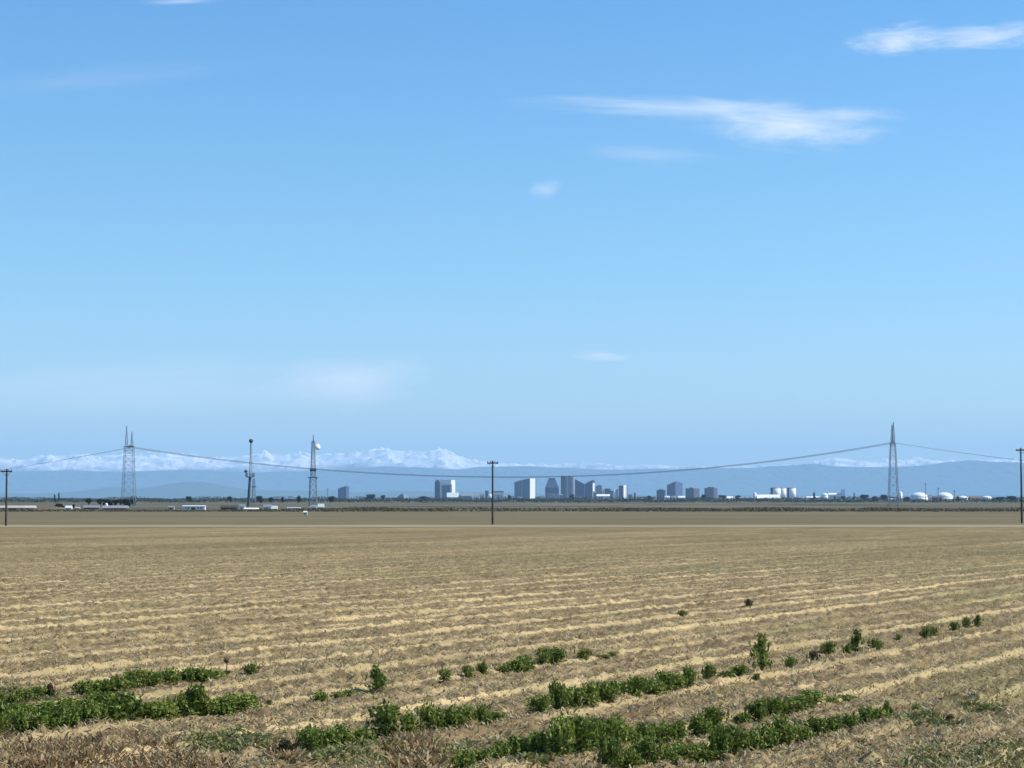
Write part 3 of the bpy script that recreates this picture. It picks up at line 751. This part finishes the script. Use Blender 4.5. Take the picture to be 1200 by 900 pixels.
q.build('dish', M['dish'], dt, True)
MB().bar((.9,-.4,zd),tuple(c0),.2).build('dish_bracket', M['steel'], dt)
for px, tp_, Y, lb in ((384,572,2600,'thin faint pole right of the dish tower'),(1084.8,566,2600,'thin pole rising behind the gap between the two biggest tanks'),(1118.5,574,2600,'thin pole between the right hand big tank and the smaller tank'),(1099.5,571,2600,'short thin pole above the brown shed by the tanks')):
    o = empty('slender_pole', (X(px,Y),Y,0), lb, 'pole'); h = zat(tp_,Y)
    MB().bar((0,0,0),(0,0,h),.5,.35).build('pole', M['steel'], o)
    MB().box(-1.4,1.4,-.2,.2,h-2.2,h-1.7).build('crossarm', M['darksteel'], o)

# ------------------------------------------------------------------ foliage
def leaf_cloud(n, cx, cy, cz, rx, ry, rz_, size, seed, shell=.35, up=0.):
    r = np.random.default_rng(seed)
    d = r.normal(size=(n,3)); d /= np.linalg.norm(d,axis=1)[:,None]
    rad = (shell+(1-shell)*r.random(n)**.6)[:,None]
    lump = 1+.28*np.sin(d[:,0]*5+seed)*np.cos(d[:,1]*4+seed*1.3)+.18*np.sin(d[:,2]*7+seed*2)
    c = d*rad*lump[:,None]*np.array([rx,ry,rz_])+np.array([cx,cy,cz])
    a = r.normal(size=(n,3)); a[:,2] += up; a /= np.linalg.norm(a,axis=1)[:,None]
    b = np.cross(a, r.normal(size=(n,3))); b /= np.linalg.norm(b,axis=1)[:,None]
    s = size*(.6+.8*r.random(n))[:,None]
    v = np.stack([c-a*s, c-b*s*.42, c+a*s, c+b*s*.42], 1)
    return v, r.random(n)
def make_plant(seed, kind='leaf'):
    r = np.random.default_rng(seed); vs = []; ts = []
    nst = 5+int(r.integers(0,4))
    cone = kind == 'cone'
    for i in range(nst):
        a = r.uniform(0,2*math.pi); q = r.uniform(.0,.24); h = r.uniform(.16,.42)
        if cone: q *= .55; h = r.uniform(.14,.62)
        rr = r.uniform(.13,.2)*(1 if not cone else max(.5,1.1-h))
        v, tn = leaf_cloud(80, q*math.cos(a), q*math.sin(a), h, rr, rr, rr*1.1, .046, seed*31+i, .25, .5)
        vs.append(v); ts.append(np.clip(tn*.75+.25*r.random(),0,1))
    v, tn = leaf_cloud(110, 0,0,.10,.30,.30,.10,.05,seed*31+77,.1,.3); vs.append(v); ts.append(tn*.7)
    for i in range(16):                     # upright shoots
        a = r.uniform(0,2*math.pi); q = r.uniform(.05,.34); h0 = r.uniform(.3,.5)-q*.3
        v, tn = leaf_cloud(14, q*math.cos(a), q*math.sin(a), h0, .035,.035,r.uniform(.08,.16),.045,seed*57+i,.1,2.); vs.append(v); ts.append(.3+.7*tn)
    v = np.concatenate(vs); v[:,:,2] = np.maximum(v[:,:,2], .0); tn = np.concatenate(ts)
    n = len(v)
    stem = MB(); r2 = random.Random(seed)
    for i in range(6):
        a = r2.uniform(0,6.28); q = r2.uniform(.06,.2); stem.bar((0,0,-.06),(q*math.cos(a),q*math.sin(a),r2.uniform(.2,.42)),.012,.006,5)
    return v.reshape(-1,3), np.arange(n*4).reshape(-1,4), np.repeat(tn,4), stem
protos = []
for s_ in range(7): protos.append(('leaf', make_plant(100+s_)))
for s_ in range(3): protos.append(('cone', make_plant(200+s_, 'cone')))
pdata = []
for i, (kd, (v, f, tn, stem)) in enumerate(protos):
    for mk in ('leaf','brownleaf'):
        o = np_mesh('leaves', v, f, M[mk]); set_tone(o, tn); me = o.data; bpy.data.objects.remove(o)
        so_ = stem.build('stem', M['stem']); sme = so_.data; bpy.data.objects.remove(so_)
        pdata.append((kd, mk, me, sme))
GP = 'leafy green plants left standing in the crop rows'
def plant(px, base, hpx, wpx, label, kd='leaf', mk='leaf', group=GP, name='crop_plant'):
    g = G(px, base); k = S(g.y)
    ch = [p for p in pdata if p[0] == kd and p[1] == mk]; p = random.choice(ch)
    o = empty(name, (g.x, g.y, hz(g.x,g.y)-.02), label, 'plant', group, random.uniform(0,6.28))
    h = hpx*k/.52; w = wpx*k/.56
    o.scale = (w, w, h)
    a = bpy.data.objects.new('leaves', p[2]); COL.objects.link(a); a.parent = o
    b = bpy.data.objects.new('stem', p[3]); COL.objects.link(b); b.parent = o
    return o
def strip(xa, ya, xb, yb, ha, hb_, step, label, wid=1.7, jit=2.):
    n = max(1, int(round((xb-xa)/step)))
    for i in range(n):
        q = (i+.5)/n; px = xa+(xb-xa)*q; py = ya+(yb-ya)*q; h = ha+(hb_-ha)*q
        plant(px+random.uniform(-2,2), py+random.uniform(-jit,jit)*.5, h*random.uniform(.7,1.15), step*wid*random.uniform(.9,1.2), label)
# far left, upper row
strip(-6,830,50,823,14,15,14, 'low green plant in the short strip at the left frame edge, upper row')
plant(57,821,18,14,'dark brownish shrub standing in the upper left row gap', mk='brownleaf', name='withered_shrub', group=None)
strip(90,817,147,812,18,18,17, 'green plant in the first dense strip of the upper left row, beside the brownish shrub')
strip(150,811,190,806,19,17,17, 'green plant in the middle dense strip of the upper left row')
strip(192,805,256,799,16,19,16, 'green plant in the last strip of the upper left row, before the brown stalk')
plant(296,792,13,20,'single round green bush right of the thin brown stalk')
# big dense bed, lower left
strip(-10,868,240,842,40,28,20, 'green plant in the wide dense bed at the lower left', 1.7)
strip(-14,852,150,834,28,20,24, 'green plant in the back half of the wide dense bed at the lower left', 1.7)
strip(236,843,290,836,24,18,18, 'green plant at the thinning right end of the wide dense bed')
plant(298,835,19,14,'small upright green plant closing the right end of the wide dense bed','cone')
plant(315,831,6,9,'tiny green sprig just right of the wide dense bed')
# middle row, left half
plant(376,826,14,20,'small round green bush left of the pointed bush, upper middle row')
strip(390,822,425,817,6,7,12, 'very low green sprig between the small round bush and the pointed bush')
plant(442,815,28,24,'pointed green bush standing alone in the upper middle row','cone')
plant(521,803,14,16,'lone little round bush, first right of the pointed bush')
plant(549,797,16,15,'left bush of the touching pair in the upper middle row')
plant(566,795,17,14,'right bush of the touching pair in the upper middle row')
strip(588,791,624,787,16,19,13, 'green bush in the short dense clump of the upper middle row')
strip(628,785,658,780,16,18,12, 'green bush in the peaked clump right of the short dense clump')
plant(683,776,13,20,'last round bush at the right end of the upper middle row')
strip(700,774,722,770,4,4,11, 'faint low sprig past the last round bush of the upper middle row')
# lower middle row
strip(352,888,430,874,26,30,19, 'green plant in the low strip left of the tall bush, lower middle')
plant(455,871,40,42,'tallest bushy plant in the lower middle row, left of the gap')
plant(478,869,30,28,'green plant on the right shoulder of the tallest bushy plant, lower middle')
strip(494,867,556,858,34,32,18, 'green plant in the dense clump in the lower middle row')
strip(556,858,588,853,26,15,15, 'green plant at the fading right end of the lower middle clump')
# long right row
strip(622,844,662,837,30,33,17, 'green plant in the leftmost dense clump of the long right row', 1.7)
strip(664,836,712,829,34,30,17, 'green plant in the second dense clump of the long right row', 1.7)
strip(717,827,772,818,32,26,17, 'green plant in the third dense clump of the long right row', 1.7)
strip(774,817,800,813,22,20,14, 'green plant in the low join between the third clump and the upright bush')
plant(807,811,25,20,'upright green bush at the end of the long right row dense part')
plant(831,804,19,18,'dark round bush between the upright bush and the fading sprigs')
strip(844,802,874,797,14,13,12, 'fading green sprig left of the tall conical bush')
plant(893,792,33,26,'tall conical green bush, largest of the spaced bushes on the right','cone')
plant(887,800,8,9,'tiny dark plant at the foot of the tall conical bush')
plant(927,785,16,16,'small oval bush right of the tall conical bush')
plant(953,779,17,13,'narrow dark bush, second right of the tall conical bush','leaf','brownleaf')
plant(971,768,14,18,'rounded bush, third right of the tall conical bush')
plant(992,769,14,12,'small bush touching the left of the two pointed bushes')
plant(1003,765,23,17,'dark pointed bush among the spaced bushes on the right','cone')
plant(1026,763,16,16,'bushy plant just right of the dark pointed bush')
plant(1053,753,7,8,'tiny round plant alone between two groups of spaced bushes')
plant(1085,751,13,13,'left bush of the dark touching pair near the right side')
plant(1094,746,11,12,'right bush of the dark touching pair near the right side')
plant(1118,741,11,13,'first of the three last small bushes near the right edge')
plant(1132,738,13,10,'middle one of the three last small bushes near the right edge')
plant(1146,737,12,12,'last small bush at the right end of the long row','cone')
plant(800,724,7,10,'tiny dark plant alone far out in the field, left one')
plant(877,713,9,9,'tiny dark plant alone far out in the field, right one', mk='brownleaf')
# lower right rows
strip(536,904,640,894,30,27,20, 'green plant in the low strip at the bottom edge, middle')
strip(644,899,692,889,44,46,20, 'green plant in the tall left clump of the near right row', 1.7)
strip(694,887,800,869,34,24,19, 'green plant in the long dense middle of the near right row', 1.7)
strip(806,866,848,857,28,26,18, 'green plant in the right clump of the near right row')
strip(864,851,880,848,20,18,14, 'small green plant left of the tapering strip on the right')
strip(882,848,962,826,30,16,17, 'green plant in the tapering strip right of the near row')
strip(966,826,1000,818,8,7,15, 'tiny sprig past the tapering strip')
strip(706,908,830,894,32,28,20, 'green plant in the clump at the bottom edge, right of the middle', 1.7)
strip(830,895,926,877,38,30,20, 'green plant in the broad near clump at the lower right', 1.7)
strip(928,875,946,871,32,28,16, 'green plant right of the broad near clump at the lower right')
strip(948,866,1004,852,24,18,17, 'green plant in the sloping strip at the lower right')
strip(1008,850,1030,846,24,22,14, 'green plant in the pair of taller bushes ending the lower right strip')
plant(1040,843,20,15,'last upright bush at the end of the lower right strip','cone')
plant(1075,833,9,12,'small faded sprig right of the last upright bush')
plant(1112,845,9,12,'small dark sprig alone above the weedy lower right corner', mk='brownleaf')
plant(334,890,26,20,'dark withered shrub left of the low strip, bottom edge', mk='brownleaf', name='withered_shrub', group=None)
# thin brown stalk
g = G(265,794); o = empty('dead_stalk', (g.x,g.y,hz(g.x,g.y)), 'thin brown dead stalk standing between two bushes at the left', 'plant'); k = S(g.y)
MB().bar((0,0,-.05),(.02,0,.30),.02,.014).bar((.02,0,.28),(-.03,0,.42),.014,.01).build('stem', M['stem'], o)
v, tn = leaf_cloud(60,0,0,.36,.09,.09,.09,.04,5); oo = np_mesh('seed_head', v.reshape(-1,3), np.arange(240).reshape(-1,4), M['brownleaf']); set_tone(oo, np.repeat(tn,4)); oo.parent = o
v, tn = leaf_cloud(40,0,0,.06,.13,.13,.05,.04,6); oo = np_mesh('basal_leaves', v.reshape(-1,3), np.arange(160).reshape(-1,4), M['brownleaf']); set_tone(oo, np.repeat(tn,4)); oo.parent = o

# blades: straw stubble, weeds
def blades(name, px, py, hmin, hmax, wid, lean, mat, label, per=3, seed=3, spread=.1, tone=None):
    r = np.random.default_rng(seed); n = len(px)
    u, vq = px-600., 450.-py
    dz = F*sp+vq*cp; kk = -CH/dz; gx = u*kk; gy = (F*cp-vq*sp)*kk
    gx = np.repeat(gx, per)+r.normal(size=n*per)*spread; gy = np.repeat(gy, per)+r.normal(size=n*per)*spread
    ok = (gy > 21)&(gy < 310); gx = gx[ok]; gy = gy[ok]; n = len(gx)
    gz = relief(gx, gy)*np.clip((330-gy)/250,.1,1)-.015
    h = r.uniform(hmin, hmax, n); a = r.uniform(0, 2*np.pi, n); w = wid*r.uniform(.6,1.5,n)
    L = r.normal(size=(n,2))*lean*h[:,None]
    b0 = np.stack([gx,gy,gz],-1); s = np.stack([np.cos(a)*w, np.sin(a)*w, 0*a],-1)
    top = b0+np.stack([L[:,0], L[:,1], h],-1)
    v = np.stack([b0-s, b0+s, top+s*.55, top-s*.55], 1).reshape(-1,3)
    tn = r.random(n) if tone is None else np.clip(r.normal(tone,.25,n),0,1)
    o = np_mesh(name, v, np.arange(n*4).reshape(-1,4), mat); set_tone(o, np.repeat(tn,4))
    return tag(o, label, kind='stuff')
def scatter_area(n, x0, x1, y0, y1, seed, keep=None):
    """random ground points with a density that falls with distance"""
    r = np.random.default_rng(seed)
    px = r.uniform(x0,x1,n); py = 585+(y0-585)+(y1-y0)*r.random(n)
    if keep is not None:
        u, vq = px-600., 450.-py; kk = -CH/(F*sp+vq*cp); gx = u*kk; gy = (F*cp-vq*sp)*kk
        ok = keep(gx, gy, px, py, r); px, py = px[ok], py[ok]
    return px, py
def on_beds(gx, gy, px, py, r):
    s = gx*cr-gy*sr; a = gx*sr+gy*cr
    u = np.mod((s+.07*np.sin(a*.31+s*.9)+.035*np.sin(a*.83+s*2.1)+20.2)/PER, 1.0)
    b = np.where((u > .2)&(u < .42), .55, .8)
    p = fbm(s*.5+3, a*.12, 3, 91)
    return (b*.7+p*.9+r.random(len(gx))*.5) > .95
px, py = scatter_area(85000, -260, 1460, 640, 940, 5, on_beds)
# bare clod-sized stubble tufts carry on into the middle distance
q1, q2 = scatter_area(26000, -260, 1460, 632, 690, 15)
px = np.concatenate([px, q1]); py = np.concatenate([py, q2])
blades('straw_stubble', px, py, .02, .09, .018, 1.1, M['straw'], 'pale straw stubble and chaff littering the crop beds', 3, 8, .12)
def patch(cx, cy, rx, ry, thr):
    def k_(gx, gy, px, py, r):
        d = ((px-cx)/rx)**2+((py-cy)/ry)**2
        return (1-d+1.1*(fbm(gx*.9, gy*.9, 3, 55)-.5)) > thr
    return k_
P = [scatter_area(3600,-40,270,862,935,21, lambda gx,gy,px,py,r: (py > 872+6*np.sin(px*.03)+26*np.clip((px-180)/60,0,1)) & (fbm(gx*1.5,gy*1.5,3,4)>.40)),
     scatter_area(900,452,520,872,930,22, patch(488,892,36,20,.2)), scatter_area(500,322,350,874,900,23, patch(340,890,14,12,.2))]
px = np.concatenate([p[0] for p in P]); py = np.concatenate([p[1] for p in P])
blades('dry_weeds', px, py, .04, .20, .02, .8, M['dryweed'], 'dry reddish brown weeds along the near edge of the field', 3, 9, .08)
P = [scatter_area(1500,200,350,868,900,31, patch(280,878,80,12,.3)), scatter_area(2500,300,620,870,915,32, patch(450,890,150,16,.35)),
     scatter_area(1800,1000,1230,862,930,33, patch(1140,892,120,26,.45)), scatter_area(700,1040,1120,835,862,34, patch(1090,850,40,10,.5)), scatter_area(500,1110,1180,826,842,35, patch(1150,832,30,5,.4)),
     scatter_area(1600,560,700,880,915,36, patch(600,893,70,14,.4)), scatter_area(800,-20,90,815,830,37, patch(30,822,60,7,.3))]
px = np.concatenate([p[0] for p in P]); py = np.concatenate([p[1] for p in P])
blades('low_weeds', px, py, .03, .12, .026, 1.0, M['cover'], 'low pale green weeds spreading over the beds at the near edge', 3, 10, .09)

# ditch vegetation at the far side of the brown field
r = np.random.default_rng(44); n = 70000
dx = r.uniform(-420,420,n); dy = r.normal(745,14,n)
dens = fbm(dx*.02+3, dx*0+2, 4, 8); ok = r.random(n) < np.clip((dens-.28)*5,0.35,1); dx, dy = dx[ok], dy[ok]; n = len(dx)
c = np.stack([dx, dy, r.uniform(0,1,n)*np.interp(dx, [-120,-60], [.35,1.])*(.5+1.3*fbm(dx*.05,dx*0,3,9))],-1)
a = r.normal(size=(n,3)); a /= np.linalg.norm(a,axis=1)[:,None]; b = np.cross(a, r.normal(size=(n,3))); b /= np.linalg.norm(b,axis=1)[:,None]
v = np.stack([c-a*.35,c-b*.25,c+a*.35,c+b*.25],1)
o = np_mesh('ditch_weeds', v.reshape(-1,3), np.arange(4*n).reshape(-1,4), M['ditch']); set_tone(o, np.repeat(r.random(n),4)); tag(o, 'dark olive weeds lining the ditch beyond the brown field', kind='stuff')

# trees
def make_tree(seed, tall=1.0):
    r = random.Random(seed); vs = []; ts = []
    tr = MB(); tr.bar((0,0,-.3),(0,0,3.2*tall),.38,.24,8)
    for i in range(9):
        a = r.uniform(0,6.28); q = r.uniform(.3,2.3)/tall; z = r.uniform(2.2,6.2)*tall; rr = r.uniform(1.1,1.9)
        tr.bar((0,0,2.0*tall),(q*math.cos(a)*.9,q*math.sin(a)*.9,z),.16,.06,5)
        v, t_ = leaf_cloud(150,q*math.cos(a),q*math.sin(a),z,rr,rr,rr*.85*tall,.42,seed*13+i,.3); vs.append(v); ts.append(np.clip(t_*.7+.3*r.random(),0,1))
    v = np.concatenate(vs); return v.reshape(-1,3), np.arange(len(v)*4).reshape(-1,4), np.repeat(np.concatenate(ts),4), tr
td = []
for i in range(5):
    v, f, tn, tr = make_tree(400+i, 1.0 if i < 4 else 1.9)
    o = np_mesh('crown', v, f, M['tree']); set_tone(o, tn); a = o.data; bpy.data.objects.remove(o)
    q = tr.build('trunk', M['bark']); b = q.data; bpy.data.objects.remove(q); td.append((a,b))
def tree(px, Y, hpx, wpx, label, group='dark trees along the horizon', ti=None, name='tree'):
    k = S(Y); i = ti if ti is not None else random.randrange(4)
    o = empty(name, (X(px,Y), Y, 0), label, 'tree', group, random.uniform(0,6.28))
    hh = 7.6 if i < 4 else 13.; o.scale = (wpx*k/6.4, wpx*k/6.4, hpx*k/hh)
    for d, nm in zip(td[i], ('crown','trunk')):
        q = bpy.data.objects.new(nm, d); COL.objects.link(q); q.parent = o
for px, h in ((118,10),(124,9.5),(130,8),(135.5,9),(141,9.5),(146.5,10),(150.5,9)):
    tree(px, 1150, h, 9, 'dark round tree in the dense clump above the grey roofed farm building', 'dark clump of trees behind the farm')
for px, Y, h, w, lb in ((69,900,5.5,8,'low dark tree left of the small bright white house'),(73.5,850,4.5,5,'small dark tree touching the small bright white house'),
    (86,900,5,4,'small dark tree right of the small bright white house'),(64,2500,8,4,'slender dark tree behind the earth mound'),(69,2500,10,4,'taller slender dark tree behind the earth mound'),
    (104,1300,8,7,'dark tree left of the dense farm clump'),(156,1300,8.5,7,'single dark tree right of the dense farm clump'),
    (433,4200,7.5,13,'broad dark tree between the lone blue block and the stepped pyramid'),(449,4500,6,6,'small dark tree just left of the stepped pyramid'),(498,4500,5,16,'broad low dark tree left of the dark slab'),
    (597,4500,7,5,'small dark tree left of the broad twin slab tower'),(670,4500,7,7,'dark tree at the foot of the tallest tower'),
    (744,4500,8.5,4,'narrow dark tree right of the main skyline'),(762,4500,5,9,'broad dark tree left of the right hand tower group'),(825,4200,7,6,'dark tree left of the isolated purplish block'),
    (848,5200,6,10,'dark tree above the low white halls'),(864,5200,5.5,9,'dark tree above the second low white hall'),(954,4300,9,5,'pointed dark tree beside the long roofed white shed'),
    (988,4200,5,6,'dark tree at the foot of the square white tower'),(1001,4200,8.5,3,'thin dark tree right of the square white tower'),(1013,4000,7,11,'round dark tree left of the right transmission tower'),
    (1024,4000,5,9,'low dark tree between the round tree and the one beside it'),(1036,3900,7.5,10,'dark tree just left of the right transmission tower'),(1063,3600,5,8,'low dark tree between the transmission tower and the big tanks'),
    (1123,3000,6,4,'small dark tree in front of the smaller low tank'),(1186,3600,6,14,'broad dark tree at the right frame edge'),(1172,3600,4.5,12,'low dark tree right of the rightmost tank'),
    (222,2600,6.5,8,'dark tree behind the long white trailer'),(270,2600,6.5,6,'small dark tree behind the dark brown barn'),(305,2300,7.5,9,'dark tree between the two masts, near the left one'),(318,2300,6,8,'dark tree behind the white box shaped shed'),
    (331,2300,6,7,'dark tree left of the long narrow trailer'),(350,2300,6.8,10,'dark tree behind the long narrow trailer'),(388,2600,6.5,11,'dark tree left of the lone blue block')):
    tree(px, Y, h+1.5, w, lb, ti=4 if 'slender' in lb or 'thin' in lb or 'pointed' in lb or 'narrow' in lb else None)

# far woodland band: lumpy foliage masses, several thousand metres off
r = np.random.default_rng(61); n = 52000
Yw_ = r.choice([2600,3300,4200,5200,6800], n)+r.uniform(-60,60,n)
wpx = r.uniform(-150,1350,n)
topn = 1.7+6.0*np.clip(fbm(wpx*.045+Yw_.round(-3)*.01, Yw_*0+1, 4, 14)-.22,0,1)
zz = r.random(n)**.8*topn*Yw_/F
c = np.stack([(wpx-600)*Yw_/F, Yw_, zz],-1)
a = r.normal(size=(n,3)); a /= np.linalg.norm(a,axis=1)[:,None]; b = np.cross(a, r.normal(size=(n,3))); b /= np.linalg.norm(b,axis=1)[:,None]
sz = (Yw_/F*.75)[:,None]
v = np.stack([c-a*sz,c-b*sz*.6,c+a*sz,c+b*sz*.6],1)
o = np_mesh('woodland', v.reshape(-1,3), np.arange(4*n).reshape(-1,4), M['tree']); set_tone(o, np.repeat(r.random(n),4)); tag(o, 'far dark woodland and scrub band along the horizon', kind='stuff')

# ------------------------------------------------------------------ render settings
sc.view_settings.view_transform = 'Standard'; sc.view_settings.look = 'None'; sc.view_settings.gamma = 1
sc.view_settings.exposure = 0.36; sc.view_settings.use_curve_mapping = False
sc.cycles.use_denoising = True
try: sc.cycles.denoiser = 'OPENIMAGEDENOISE'
except Exception: pass
sc.cycles.max_bounces = 6; sc.cycles.diffuse_bounces = 2; sc.cycles.volume_bounces = 3; sc.cycles.transparent_max_bounces = 8
